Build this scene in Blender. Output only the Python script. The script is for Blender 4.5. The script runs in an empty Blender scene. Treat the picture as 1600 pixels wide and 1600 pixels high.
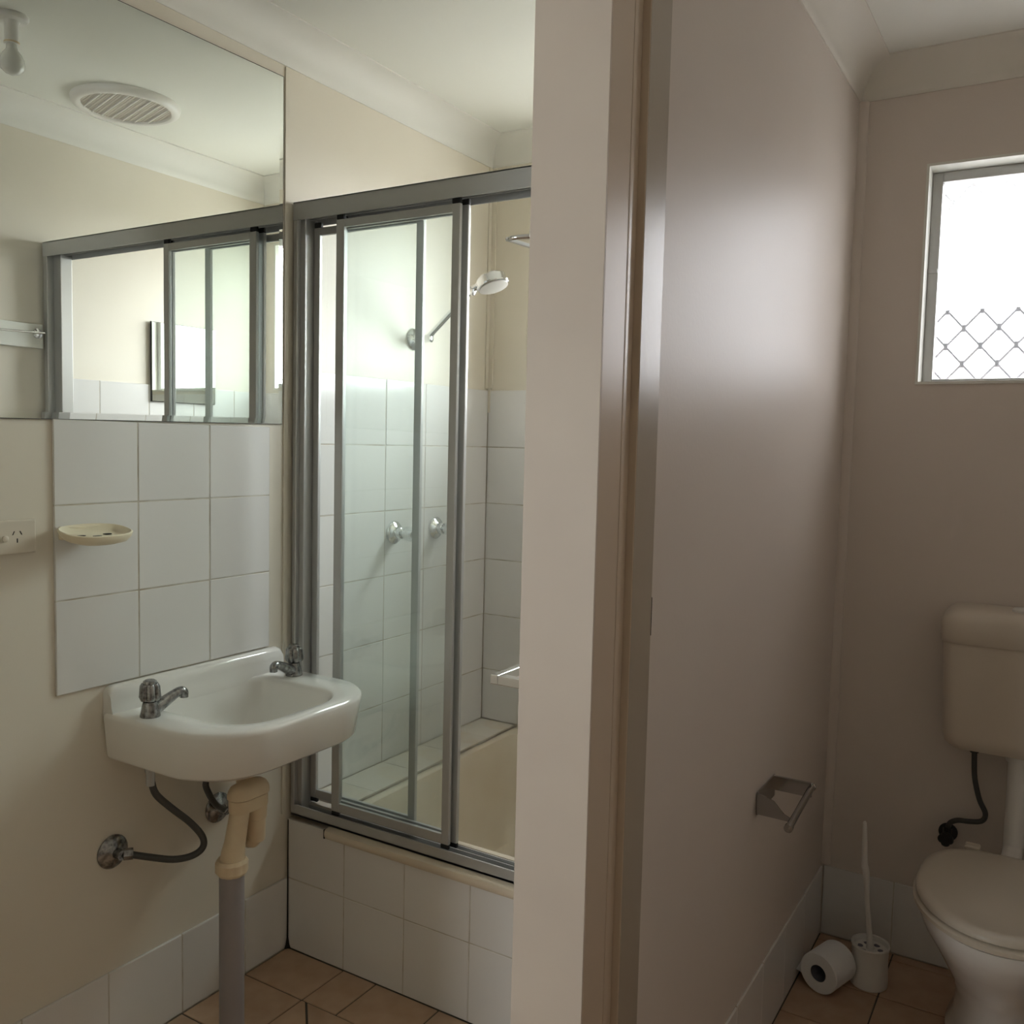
import bpy, bmesh, math, random
from mathutils import Vector, Matrix

random.seed(7)
sc = bpy.context.scene
C = sc.collection
PI = math.pi

# ------------------------------------------------------------------ camera
F_PX = 1432.26
YAW, PITCH, ROLL = 0.5445, 0.0750, 0.0236
CAM = Vector((1.7767, -1.7851, 1.4097))
_f = Vector((-math.sin(YAW) * math.cos(PITCH), math.cos(YAW) * math.cos(PITCH), -math.sin(PITCH)))
_r = Vector((math.cos(YAW), math.sin(YAW), 0))
_u = _r.cross(_f)
_r2 = math.cos(ROLL) * _r + math.sin(ROLL) * _u
_u2 = -math.sin(ROLL) * _r + math.cos(ROLL) * _u
cd = bpy.data.cameras.new('camera')
cd.sensor_width = 36.0
cd.lens = 36.0 * F_PX / 1600.0
cd.clip_start = 0.01
cam = bpy.data.objects.new('camera', cd)
C.objects.link(cam)
m3 = Matrix((_r2, _u2, -_f)).transposed()
cam.matrix_world = Matrix.Translation(CAM) @ m3.to_4x4()
sc.camera = cam

# ------------------------------------------------------------------ world: even bright overcast daylight
SKY = 35.0
w = bpy.data.worlds.new('overcast_sky')
sc.world = w
w.use_nodes = True
w.node_tree.nodes['Background'].inputs[0].default_value = (0.98, 0.985, 1.0, 1)
w.node_tree.nodes['Background'].inputs[1].default_value = SKY

sc.view_settings.view_transform = 'Standard'
sc.view_settings.look = 'None'
sc.view_settings.gamma = 1.0
sc.view_settings.use_curve_mapping = False
sc.view_settings.exposure = 0.0
sc.cycles.use_adaptive_sampling = True
sc.cycles.adaptive_threshold = 0.025
sc.cycles.max_bounces = 9
sc.cycles.diffuse_bounces = 5
sc.cycles.glossy_bounces = 5
sc.cycles.transmission_bounces = 4
sc.cycles.transparent_max_bounces = 24
sc.cycles.sample_clamp_indirect = 6.0
sc.cycles.caustics_reflective = False
sc.cycles.caustics_refractive = False


HX0, HX1, HZ0, HZ1 = 0.12, 0.45, 0.98, 1.76     # unseen hall window, added and sized to light the partition end


def portal(name, loc, rot, sx, sy):
    l = bpy.data.lights.new(name, 'AREA')
    l.shape = 'RECTANGLE'
    l.size, l.size_y = sx, sy
    l.cycles.is_portal = True
    o = bpy.data.objects.new(name, l)
    o.location, o.rotation_euler = loc, rot
    C.objects.link(o)


portal('sky_portal_shower', (0.6875, 1.16, 1.905), (-PI / 2, 0, 0), 0.76, 0.62)
portal('sky_portal_toilet', (1.70, 1.16, 1.885), (-PI / 2, 0, 0), 0.62, 0.62)
portal('sky_portal_hall', ((HX0 + HX1) / 2, -3.325, (HZ0 + HZ1) / 2), (PI / 2, 0, 0), HX1 - HX0, HZ1 - HZ0)


# ------------------------------------------------------------------ materials
def mat(name, color, rough=0.5, metal=0.0, spec=0.5, coat=0.0, noise=None, bump=None, rand=0.0, rough_noise=None):
    """noise = (scale, colour2, low, high); bump = (scale, strength, distance)"""
    m = bpy.data.materials.new(name)
    m.use_nodes = True
    nt = m.node_tree
    b = nt.nodes['Principled BSDF']
    b.inputs['Base Color'].default_value = (*color, 1)
    b.inputs['Roughness'].default_value = rough
    b.inputs['Metallic'].default_value = metal
    b.inputs['Specular IOR Level'].default_value = spec
    b.inputs['Coat Weight'].default_value = coat
    tc = nt.nodes.new('ShaderNodeTexCoord')
    last = None
    if noise:
        n = nt.nodes.new('ShaderNodeTexNoise')
        n.inputs['Scale'].default_value = noise[0]
        n.inputs['Detail'].default_value = 2
        nt.links.new(tc.outputs['Object'], n.inputs['Vector'])
        r = nt.nodes.new('ShaderNodeValToRGB')
        r.color_ramp.elements[0].position = noise[2]
        r.color_ramp.elements[0].color = (*noise[1], 1)
        r.color_ramp.elements[1].position = noise[3]
        r.color_ramp.elements[1].color = (*color, 1)
        nt.links.new(n.outputs['Fac'], r.inputs['Fac'])
        last = r.outputs['Color']
    if rand:
        oi = nt.nodes.new('ShaderNodeObjectInfo')
        mr = nt.nodes.new('ShaderNodeMapRange')
        mr.inputs[3].default_value = 1 - rand
        mr.inputs[4].default_value = 1.0
        nt.links.new(oi.outputs['Random'], mr.inputs[0])
        mx = nt.nodes.new('ShaderNodeMix')
        mx.data_type = 'RGBA'
        mx.blend_type = 'MULTIPLY'
        mx.inputs[0].default_value = 1
        if last:
            nt.links.new(last, mx.inputs[6])
        else:
            mx.inputs[6].default_value = (*color, 1)
        cb = nt.nodes.new('ShaderNodeCombineColor')
        for i in range(3):
            nt.links.new(mr.outputs[0], cb.inputs[i])
        nt.links.new(cb.outputs[0], mx.inputs[7])
        last = mx.outputs[2]
    if last:
        nt.links.new(last, b.inputs['Base Color'])
    if bump:
        n = nt.nodes.new('ShaderNodeTexNoise')
        n.inputs['Scale'].default_value = bump[0]
        n.inputs['Detail'].default_value = 1
        nt.links.new(tc.outputs['Object'], n.inputs['Vector'])
        bp = nt.nodes.new('ShaderNodeBump')
        bp.inputs['Strength'].default_value = bump[1]
        bp.inputs['Distance'].default_value = bump[2]
        nt.links.new(n.outputs['Fac'], bp.inputs['Height'])
        nt.links.new(bp.outputs['Normal'], b.inputs['Normal'])
    if rough_noise:
        n = nt.nodes.new('ShaderNodeTexNoise')
        n.inputs['Scale'].default_value = rough_noise[0]
        nt.links.new(tc.outputs['Object'], n.inputs['Vector'])
        mr = nt.nodes.new('ShaderNodeMapRange')
        mr.inputs[3].default_value = rough_noise[1]
        mr.inputs[4].default_value = rough_noise[2]
        nt.links.new(n.outputs['Fac'], mr.inputs[0])
        nt.links.new(mr.outputs[0], b.inputs['Roughness'])
    return m


def glass_mat(name, tint, haze=0.0, haze_col=(0.9, 0.93, 0.95), reflect=1.0):
    """thin clear sheet: tinted see-through, mirror-like at grazing angles, a little milky film"""
    m = bpy.data.materials.new(name)
    m.use_nodes = True
    nt = m.node_tree
    nt.nodes.clear()
    out = nt.nodes.new('ShaderNodeOutputMaterial')
    tr = nt.nodes.new('ShaderNodeBsdfTransparent')
    tr.inputs[0].default_value = (*tint, 1)
    gl = nt.nodes.new('ShaderNodeBsdfGlossy')
    gl.inputs['Roughness'].default_value = 0.02
    gl.inputs[0].default_value = (reflect, reflect, reflect, 1)
    lw = nt.nodes.new('ShaderNodeLayerWeight')          # Schlick reflectance, same from both sides
    pw = nt.nodes.new('ShaderNodeMath')
    pw.operation = 'POWER'
    pw.inputs[1].default_value = 5.0
    nt.links.new(lw.outputs['Facing'], pw.inputs[0])
    fr = nt.nodes.new('ShaderNodeMapRange')
    fr.inputs[3].default_value = 0.03
    fr.inputs[4].default_value = 0.85
    nt.links.new(pw.outputs[0], fr.inputs[0])
    base = tr.outputs[0]
    if haze:
        df = nt.nodes.new('ShaderNodeBsdfTranslucent')
        df.inputs[0].default_value = (*haze_col, 1)
        mh = nt.nodes.new('ShaderNodeMixShader')
        mh.inputs[0].default_value = haze
        nt.links.new(tr.outputs[0], mh.inputs[1])
        nt.links.new(df.outputs[0], mh.inputs[2])
        base = mh.outputs[0]
    mx = nt.nodes.new('ShaderNodeMixShader')
    nt.links.new(fr.outputs[0], mx.inputs[0])
    nt.links.new(base, mx.inputs[1])
    nt.links.new(gl.outputs[0], mx.inputs[2])
    nt.links.new(mx.outputs[0], out.inputs[0])
    return m


M = {}
WALLC = (0.755, 0.705, 0.61)
M['ground'] = mat('pale_concrete', (0.58, 0.57, 0.54), 0.9)
M['wall'] = mat('cream_wall_paint', WALLC, 0.42, spec=0.45, noise=(2.2, (0.72, 0.665, 0.565), 0.35, 0.65))
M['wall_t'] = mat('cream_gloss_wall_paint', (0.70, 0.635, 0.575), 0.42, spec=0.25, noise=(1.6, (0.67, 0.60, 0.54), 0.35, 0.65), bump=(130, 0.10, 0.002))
M['trimpaint'] = mat('cream_timber_gloss_paint', (0.62, 0.51, 0.40), 0.3, spec=0.55, bump=(40, 0.08, 0.001))
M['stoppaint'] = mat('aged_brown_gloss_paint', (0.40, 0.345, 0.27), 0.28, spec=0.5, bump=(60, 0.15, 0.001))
M['endpaint'] = mat('pale_pinkish_painted_board', (0.69, 0.605, 0.53), 0.5, noise=(5, (0.655, 0.57, 0.50), 0.35, 0.65))
M['ceil'] = mat('ceiling_white_paint', (0.80, 0.80, 0.74), 0.7)
M['cornice'] = mat('plaster_cornice_white', (0.78, 0.77, 0.72), 0.6)
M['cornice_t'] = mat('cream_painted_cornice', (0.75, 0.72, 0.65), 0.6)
M['tile'] = mat('white_glazed_ceramic', (0.79, 0.775, 0.755), 0.16, spec=0.5, rand=0.05)
M['grout'] = mat('pale_cement_grout', (0.60, 0.57, 0.51), 0.9, noise=(14, (0.42, 0.36, 0.28), 0.3, 0.6))
M['floor_tile'] = mat('terracotta_matt_ceramic', (0.55, 0.38, 0.26), 0.42, spec=0.4, noise=(16, (0.47, 0.31, 0.20), 0.3, 0.7), rand=0.16)
M['floor_grout'] = mat('dark_floor_grout', (0.10, 0.09, 0.075), 0.95)
M['screed'] = mat('cement_screed', (0.20, 0.15, 0.11), 0.9)
M['porcelain'] = mat('white_vitreous_china', (0.80, 0.78, 0.74), 0.12, spec=0.55, coat=0.3)
M['alu'] = mat('mill_finish_aluminium', (0.50, 0.502, 0.495), 0.42, metal=0.55, rough_noise=(60, 0.36, 0.5))
M['alu_light'] = mat('satin_aluminium_edge', (0.50, 0.50, 0.49), 0.38, metal=0.75)
M['rubber'] = mat('black_plastic_roller', (0.012, 0.012, 0.012), 0.6)
M['chrome'] = mat('polished_chrome', (0.78, 0.79, 0.80), 0.08, metal=1.0)
M['oldchrome'] = mat('tarnished_chrome', (0.40, 0.40, 0.40), 0.22, metal=0.9, noise=(95, (0.09, 0.085, 0.08), 0.25, 0.62))
M['dullchrome'] = mat('dull_chrome', (0.42, 0.41, 0.40), 0.18, metal=1.0)
M['mirror'] = mat('silvered_glass', (0.87, 0.90, 0.87), 0.0, metal=1.0)
M['mirror_edge'] = mat('desilvered_dark_edge', (0.05, 0.045, 0.04), 0.4)
M['cream_plastic'] = mat('yellowed_cream_plastic', (0.80, 0.72, 0.54), 0.4)
M['pvc'] = mat('cream_pvc_fitting', (0.74, 0.61, 0.42), 0.42, noise=(18, (0.68, 0.53, 0.36), 0.3, 0.7))
M['greypvc'] = mat('grey_pvc_pipe', (0.30, 0.275, 0.28), 0.5)
M['hose'] = mat('dark_braided_hose', (0.075, 0.075, 0.07), 0.45, metal=0.3, bump=(500, 0.5, 0.001))
M['white_plastic'] = mat('white_plastic', (0.78, 0.76, 0.72), 0.35)
M['warm_plastic'] = mat('off_white_cistern_plastic', (0.62, 0.55, 0.46), 0.36)
M['seat_plastic'] = mat('ivory_seat_plastic', (0.60, 0.54, 0.45), 0.32)
M['bath'] = mat('cream_bath_enamel', (0.75, 0.68, 0.56), 0.22, spec=0.5, coat=0.2, noise=(4, (0.70, 0.61, 0.48), 0.3, 0.7))
M['ledge_tile'] = mat('cream_ledge_ceramic', (0.74, 0.70, 0.62), 0.2, rand=0.06, noise=(7, (0.70, 0.60, 0.46), 0.25, 0.5))
M['paper'] = mat('white_tissue_paper', (0.82, 0.82, 0.82), 0.9, bump=(160, 0.3, 0.001))
M['card'] = mat('grey_cardboard_core', (0.20, 0.20, 0.24), 0.9)
M['dark'] = mat('dark_slot', (0.01, 0.01, 0.01), 0.8)
M['grey_mesh'] = mat('grey_grille_aluminium', (0.45, 0.44, 0.48), 0.5, metal=0.3)
M['bulb'] = mat('opal_bulb_glass', (0.82, 0.82, 0.78), 0.18)
M['louvre'] = mat('beige_fan_slat', (0.60, 0.56, 0.50), 0.5)
M['screen_glass'] = glass_mat('greenish_screen_glass', (0.958, 0.978, 0.968), haze=0.012)
M['pane'] = glass_mat('window_pane_glass', (0.95, 0.97, 0.97))
M['obscure'] = glass_mat('milky_window_pane', (0.52, 0.52, 0.525), haze=0.10)  # upper pane: extra haze stands in for the bloom of bright sky
M['obscure_low'] = glass_mat('hazy_window_pane', (0.52, 0.52, 0.525), haze=0.02)
M['black_rust'] = mat('black_sealant', (0.02, 0.018, 0.015), 0.8)


# ------------------------------------------------------------------ mesh helpers
class B:
    def __init__(s):
        s.bm = bmesh.new()

    def box(s, a, b, bev=0.0, seg=2):
        x0, y0, z0 = [min(p, q) for p, q in zip(a, b)]
        x1, y1, z1 = [max(p, q) for p, q in zip(a, b)]
        t = bmesh.new()
        vs = [t.verts.new(p) for p in ((x0, y0, z0), (x1, y0, z0), (x1, y1, z0), (x0, y1, z0), (x0, y0, z1), (x1, y0, z1), (x1, y1, z1), (x0, y1, z1))]
        for f in ((0, 3, 2, 1), (4, 5, 6, 7), (0, 1, 5, 4), (1, 2, 6, 5), (2, 3, 7, 6), (3, 0, 4, 7)):
            t.faces.new([vs[i] for i in f])
        if bev:
            bmesh.ops.bevel(t, geom=t.edges[:], offset=bev, segments=seg, profile=0.5, affect='EDGES', clamp_overlap=True)
        s._add(t)
        return s

    def _add(s, t):
        me = bpy.data.meshes.new('tmp')
        t.to_mesh(me)
        t.free()
        s.bm.from_mesh(me)
        bpy.data.meshes.remove(me)

    def loft(s, rings, cap0=True, cap1=True, closed=True):
        R = [[s.bm.verts.new(p) for p in ring] for ring in rings]
        n = len(R[0])
        for a, b in zip(R, R[1:]):
            for i in range(n if closed else n - 1):
                j = (i + 1) % n
                try:
                    s.bm.faces.new((a[i], a[j], b[j], b[i]))
                except ValueError:
                    pass
        if cap0:
            s.bm.faces.new(R[0][::-1])
        if cap1:
            s.bm.faces.new(R[-1])
        return s

    def lathe(s, prof, base, axis=(0, 0, 1), n=28, cap0=True, cap1=True):
        """prof: (radius, distance along axis)"""
        ax = Vector(axis).normalized()
        t = Vector((0, 0, 1)) if abs(ax.z) < 0.9 else Vector((1, 0, 0))
        u = ax.cross(t).normalized()
        v = ax.cross(u)
        base = Vector(base)
        rings = [[base + ax * d + (u * math.cos(2 * PI * i / n) + v * math.sin(2 * PI * i / n)) * max(r, 1e-4) for i in range(n)] for r, d in prof]
        return s.loft(rings, cap0, cap1)

    def tube(s, pts, r, n=12, smooth=0, caps=True):
        pts = [Vector(p) for p in pts]
        if smooth:
            q = []
            P = [pts[0]] + pts + [pts[-1]]
            for k in range(1, len(P) - 2):
                for i in range(smooth):
                    t = i / smooth
                    a, b, c, d = P[k - 1], P[k], P[k + 1], P[k + 2]
                    q.append(0.5 * ((2 * b) + (c - a) * t + (2 * a - 5 * b + 4 * c - d) * t * t + (3 * b - a - 3 * c + d) * t ** 3))
            q.append(pts[-1])
            pts = q
        rs = r if isinstance(r, (list, tuple)) else [r] * len(pts)
        if len(rs) != len(pts):
            L = len(rs) - 1
            rs = [rs[min(int(i / (len(pts) - 1) * L), L)] * (1 - (i / (len(pts) - 1) * L) % 1) + rs[min(int(i / (len(pts) - 1) * L) + 1, L)] * ((i / (len(pts) - 1) * L) % 1) for i in range(len(pts))]
        rings = []
        d0 = (pts[1] - pts[0]).normalized()
        u = d0.cross(Vector((0, 0, 1)))
        if u.length < 1e-3:
            u = d0.cross(Vector((1, 0, 0)))
        u.normalize()
        for i, p in enumerate(pts):
            d = (pts[min(i + 1, len(pts) - 1)] - pts[max(i - 1, 0)]).normalized()
            u = (u - d * u.dot(d)).normalized()
            v = d.cross(u)
            rings.append([p + (u * math.cos(2 * PI * k / n) + v * math.sin(2 * PI * k / n)) * rs[i] for k in range(n)])
        return s.loft(rings, caps, caps)

    def build(s, name, m, parent=None, smooth=None, origin=None):
        bmesh.ops.recalc_face_normals(s.bm, faces=s.bm.faces[:])
        if origin is not None:
            bmesh.ops.translate(s.bm, verts=s.bm.verts[:], vec=-Vector(origin))
        me = bpy.data.meshes.new(name)
        s.bm.to_mesh(me)
        s.bm.free()
        if smooth is not None:
            for p in me.polygons:
                p.use_smooth = True
            me.set_sharp_from_angle(angle=math.radians(smooth))
        me.materials.append(M[m])
        o = bpy.data.objects.new(name, me)
        C.objects.link(o)
        if origin is not None:
            o.location = origin
        if parent is not None:
            attach(o, parent)
        return o


def world_loc(o):
    p = Vector(o.location)
    while o.parent:
        o = o.parent
        p = p + Vector(o.location)
    return p


def attach(o, parent):
    o.parent = parent
    o.location = Vector(o.location) - world_loc(parent)


def thing(name, label, cat, loc, group=None):
    o = bpy.data.objects.new(name, None)
    o.empty_display_size = 0.05
    C.objects.link(o)
    o.location = loc
    return tag(o, label, cat, group)


def tag(o, label, cat, group=None):
    o['label'] = label
    o['category'] = cat
    if group:
        o['group'] = group
    return o


def struct(o, label, cat):
    o['kind'] = 'structure'
    return tag(o, label, cat)


def sbox(name, m, a, b, label, cat, bev=0.0):
    return struct(B().box(a, b, bev).build(name, m), label, cat)


# tiles: shared meshes, keyed by size and orientation
_tm = {}
GAP = 0.0019


def tile(parent, axis, plane, a0, a1, b0, b1, side, th=0.006, m='tile', gap=GAP, name='tile', bev=0.0014):
    """axis 0/1/2 = normal axis; plane = face position; side = +1/-1 outward direction; a,b = the other two axes in order"""
    a0, a1, b0, b1 = a0 + gap / 2, a1 - gap / 2, b0 + gap / 2, b1 - gap / 2
    da, db = a1 - a0, b1 - b0
    if da < 0.012 or db < 0.012:
        return None
    key = (axis, side, round(da, 4), round(db, 4), th, m)
    if key not in _tm:
        lo, hi = [0, 0, 0], [0, 0, 0]
        o1, o2 = [i for i in range(3) if i != axis]
        lo[o1], hi[o1], lo[o2], hi[o2] = -da / 2, da / 2, -db / 2, db / 2
        lo[axis], hi[axis] = (-th, 0) if side > 0 else (0, th)
        o = B().box(lo, hi, bev, 1).build(name, m)
        _tm[key] = o.data
    else:
        o = bpy.data.objects.new(name, _tm[key])
        C.objects.link(o)
    loc = [0, 0, 0]
    o1, o2 = [i for i in range(3) if i != axis]
    loc[axis], loc[o1], loc[o2] = plane + random.uniform(-0.0004, 0.0004), (a0 + a1) / 2, (b0 + b1) / 2
    o.location = loc
    attach(o, parent)
    return o


def cuts(lo, hi, ref, step=0.2):
    """joint positions between lo and hi on the grid ref + k * step"""
    k = math.ceil((lo - ref) / step + 1e-6)
    out = [lo]
    while ref + k * step < hi - 1e-4:
        if ref + k * step > lo + 1e-4:
            out.append(ref + k * step)
        k += 1
    return out + [hi]


def tile_field(parent, axis, plane, side, ac, bc, m='tile', th=0.006, skip=None, grout='grout', gap=GAP):
    o1, o2 = [i for i in range(3) if i != axis]
    lo, hi = [0, 0, 0], [0, 0, 0]
    lo[o1], hi[o1], lo[o2], hi[o2] = ac[0] + 0.001, ac[-1] - 0.001, bc[0] + 0.001, bc[-1] - 0.001
    lo[axis], hi[axis] = (plane - th, plane - 0.0008) if side > 0 else (plane + 0.0008, plane + th)
    if not skip:
        B().box(lo, hi).build('grout', grout, parent)
    for a0, a1 in zip(ac, ac[1:]):
        for b0, b1 in zip(bc, bc[1:]):
            if skip and skip(a0, a1, b0, b1):
                continue
            tile(parent, axis, plane, a0, a1, b0, b1, side, th, m, gap)


# ------------------------------------------------------------------ key planes (metres)
H = 2.45                       # ceiling
XL, XLT = -0.006, 0.0          # left wall paint / tile faces
YB, YBT = 0.973, 0.967         # shower back wall
XR, XRT = 1.121, 1.115         # bathroom right wall (partition)
XT, XTT = 1.2275, 1.2325       # toilet side of partition
YT, YTT = 0.9196, 0.9146       # toilet back wall
XQ = 2.165                     # toilet right wall
YE = -0.665                    # end of the partition
YF = -1.35                     # inner face of the unseen front wall stub
YH = -3.2                      # hall end wall

# ------------------------------------------------------------------ structure
floor = sbox('floor', 'screed', (-0.15, -3.4, -0.15), (2.4, 1.2, -0.0075), 'terracotta tiled floor of bathroom and toilet', 'floor')
sbox('ground', 'ground', (-40, 1.2, -0.5), (40, 60, -0.42), 'pale concrete ground outside the windows', 'ground')  # out of view, added to set how much daylight reaches the ceiling
sbox('ceiling', 'ceil', (-0.15, -3.4, H), (2.4, 1.2, H + 0.12), 'plain white plaster ceiling over both rooms', 'ceiling')
wall_left = sbox('wall_left', 'wall', (-0.15, YH, -0.02), (XL, YB + 0.02, H + 0.02), 'cream painted wall behind the basin and mirror', 'wall')

# back wall of the shower with window opening
WX0, WX1, WZ0, WZ1 = 0.315, 1.06, 1.607, 2.20
b = B()
b.box((-0.15, YB, -0.02), (WX0, YB + 0.19, H + 0.02)).box((WX1, YB, -0.02), (1.17, YB + 0.19, H + 0.02))
b.box((WX0, YB, -0.02), (WX1, YB + 0.19, WZ0)).box((WX0, YB, WZ1), (WX1, YB + 0.19, H + 0.02))
wall_back = struct(b.build('wall_back', 'wall'), 'cream wall at the far end of the shower alcove', 'wall')

# partition between bathroom and toilet
wall_right = sbox('wall_right', 'wall', (XR, YE + 0.004, -0.02), (1.174, YB + 0.02, H + 0.02), 'bathroom side of the partition wall beside the shower', 'wall')
wall_toilet_left = sbox('wall_toilet_left', 'wall_t', (1.174, YE + 0.004, -0.02), (XT, YT + 0.02, H + 0.02), 'semi-gloss painted toilet wall carrying the paper holder', 'wall')

# toilet back wall with window opening
TX0, TX1, TZ0, TZ1 = 1.406, 1.986, 1.594, 2.176
b = B()
b.box((1.17, YT, -0.02), (TX0, YT + 0.24, H + 0.02)).box((TX1, YT, -0.02), (2.3, YT + 0.24, H + 0.02))
b.box((TX0, YT, -0.02), (TX1, YT + 0.24, TZ0)).box((TX0, YT, TZ1), (TX1, YT + 0.24, H + 0.02))
wall_toilet_back = struct(b.build('wall_toilet_back', 'wall_t'), 'toilet end wall below and around the grilled window', 'wall')
wall_toilet_right = sbox('wall_toilet_right', 'wall_t', (XQ, YH, -0.02), (2.3, YT + 0.02, H + 0.02), 'cream side wall beyond the toilet', 'wall')
sbox('wall_front', 'wall', (XL - 0.01, YF - 0.1, -0.02), (0.47, YF, H + 0.02), 'cream front wall of the bathroom beside the entry', 'wall')  # out of view; its end is set to cast the bath-front shade edge
b = B()
b.box((-0.15, YH - 0.12, -0.02), (HX0, YH, H + 0.02)).box((HX1, YH - 0.12, -0.02), (2.3, YH, H + 0.02))
b.box((HX0, YH - 0.12, -0.02), (HX1, YH, HZ0)).box((HX0, YH - 0.12, HZ1), (HX1, YH, H + 0.02))
struct(b.build('wall_hall', 'wall'), 'cream hall wall behind the viewer', 'wall')

# end board of the partition and toilet door lining
struct(B().box((1.1165, YE, 0.0), (XTT, YE + 0.004, H), 0.0005, 1).build('trim_1', 'endpaint'), 'pale flat board capping the end of the partition', 'trim')
b = B()
b.box((XT - 0.002, YE + 0.004, 0.0), (XTT, -0.593, H))
prof = [(XT, -0.593), (XTT + 0.0005, -0.5925), (XTT + 0.001, -0.588), (XTT - 0.001, -0.576), (XTT - 0.003, -0.563), (XTT - 0.0045, -0.555), (XT, -0.550)]
b.loft([[(x, y, z) for x, y in prof] for z in (0.0, H)])
struct(b.build('trim_2', 'trimpaint', smooth=50), 'beige painted door lining on the partition edge', 'trim')
struct(B().box((XT - 0.002, -0.555, 0.0), (XTT + 0.0075, -0.4785, H), 0.0012, 2).build('trim_3', 'trimpaint'), 'glossy painted door stop next to the toilet wall', 'trim')
B().box((XTT + 0.0070, -0.5535, 0.0), (XTT + 0.0079, -0.4795, H)).build('worn_face', 'stoppaint', bpy.data.objects['trim_3'])  # brown skin over one face of the stop, darker than the rest
B().box((XTT + 0.0005, -0.4795, 1.118), (XTT + 0.007, -0.4735, 1.178), 0.001).build('latch_slot', 'dark', bpy.data.objects['trim_3'])


# cornices
def cornice(n, p0, p1, inward, label, m='cornice'):
    """p0,p1 along wall (xy); inward unit vector xy"""
    s = 0.087
    pr = [(0.0, 0.0), (0.0, -s), (0.006, -s), (0.008, -s + 0.004)]
    for k in range(0, 9):
        a = k / 8 * PI / 2
        pr.append((0.010 + (s - 0.016) * (1 - math.cos(a)), -(s - 0.006) + (s - 0.010) * math.sin(a)))
    pr += [(s, -0.004), (s, 0.0)]
    ix, iy = inward
    b = B()
    b.loft([[(px + ix * (d - 0.003), py + iy * (d - 0.003), H + z + (0.002 if z == 0 else 0)) for d, z in pr] for px, py in (p0, p1)])
    return struct(b.build('trim_%d' % n, m, smooth=40), label, 'cornice')


cornice(4, (XL, YF), (XL, YB), (1, 0), 'white cove cornice above the basin wall')
cornice(5, (XL, YB), (XR, YB), (0, -1), 'white cove cornice above the shower window wall')
cornice(6, (XR, YE + 0.02), (XR, YB), (-1, 0), 'white cove cornice along the towel rail wall')
cornice(7, (XT, -0.478), (XT, YT), (1, 0), 'shaded cove cornice above the paper holder wall', 'cornice_t')
cornice(8, (XT, YT), (XQ, YT), (0, -1), 'shaded cove cornice above the toilet window', 'cornice_t')
cornice(9, (XQ, -0.478), (XQ, YT), (-1, 0), 'cove cornice above the wall beyond the toilet', 'cornice_t')

# corner beads
b = B()
b.loft([[(XT - 0.001, YT + 0.001, z)] + [(XT + 0.024 * math.cos(a), YT - 0.014 * math.sin(a), z) for a in [k / 8 * PI / 2 for k in range(9)]] for z in (0.212, H - 0.088)])
struct(b.build('trim_10', 'wall_t', smooth=60), 'thin vertical bead in the toilet wall corner', 'trim')
b = B()
b.box((XL, YB - 0.005, 1.60), (XL + 0.022, YB, H - 0.088), 0.0015).box((XL, YB - 0.022, 1.60), (XL + 0.005, YB, H - 0.088), 0.0015)
b.box((XLT, YBT - 0.004, 1.515), (XLT + 0.010, YBT, 1.602), 0.001)
struct(b.build('trim_11', 'wall'), 'cream cover strip in the shower wall corner', 'trim')
struct(B().box((XL, -0.0200, 0.385), (XL + 0.004, -0.006, H - 0.09), 0.001).build('trim_12', 'wall'), 'narrow cream sealing strip between mirror and shower screen', 'trim')

# ------------------------------------------------------------------ tiles
ZR = [1.594 - 0.2 * k for k in range(7)]           # shower rows
zc = sorted([z for z in ZR if z > 0.41] + [0.41])
tile_field(wall_left, 0, XLT, 1, cuts(0.068, YBT, 0.0), zc)
wl2 = [-0.6672, -0.4672, -0.2672, -0.0713]
tile_field(wall_left, 0, XLT, 1, wl2, [0.8594, 1.0594, 1.2594, 1.4375])
sk = [YF] + [y for y in [-0.1522 - 0.2 * k for k in range(6)][::-1] if y > YF + 0.03] + [0.0]
tile_field(wall_left, 0, XLT, 1, sk, [0.0, 0.2])
tile_field(wall_back, 1, YBT, -1, cuts(0.0, XRT, 0.0), zc)
tile_field(wall_right, 0, XRT, -1, cuts(0.068, YBT, 0.0085), zc)
tile_field(wall_right, 0, XRT, -1, cuts(YE + 0.006, 0.0, -0.15), [0.0, 0.2])
tile_field(wall_toilet_left, 0, XTT, 1, cuts(-0.4765, YTT, 0.103), [0.0, 0.207], th=0.005)
tile_field(wall_toilet_back, 1, YTT, -1, cuts(XTT, XQ - 0.005, XTT + 0.1925), [0.0, 0.205], th=0.005)
tile_field(wall_toilet_right, 0, XQ - 0.005, -1, cuts(-0.47, YTT, 0.103), [0.0, 0.205], th=0.005)

# wall under the bath edge, two rows of tiles
wall_bath = sbox('wall_bath_front', 'grout', (XL, 0.006, -0.01), (XR, 0.05, 0.366), 'tiled wall along the front of the bath', 'wall')
xs = [0.0] + [0.2025 + 0.2 * k for k in range(5)] + [XRT]
tile_field(wall_bath, 1, 0.0, -1, xs, [0.0, 0.2, 0.368])
# ledge between wall and bath
ledge = sbox('wall_bath_ledge', 'grout', (XL, 0.05, -0.01), (0.1395, YB, 0.404), 'low tiled ledge between the bath and the side wall', 'ledge')
tile_field(ledge, 2, 0.41, 1, [0.0, 0.142], cuts(0.075, YBT, 0.0), m='ledge_tile')
# mildew in the corner joint
b = B()
b.loft([[(0.001, -0.001, z), (0.001 + r, -0.001, z), (0.001 + r * .4, -0.001 - r * .4, z), (0.001, -0.001 - r, z)] for z, r in ((0.0, 0.013), (0.012, 0.007), (0.03, 0.0035), (0.2, 0.0022), (0.365, 0.0018))])
struct(b.build('trim_13', 'black_rust'), 'black mouldy sealant in the corner below the basin', 'trim')

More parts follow.
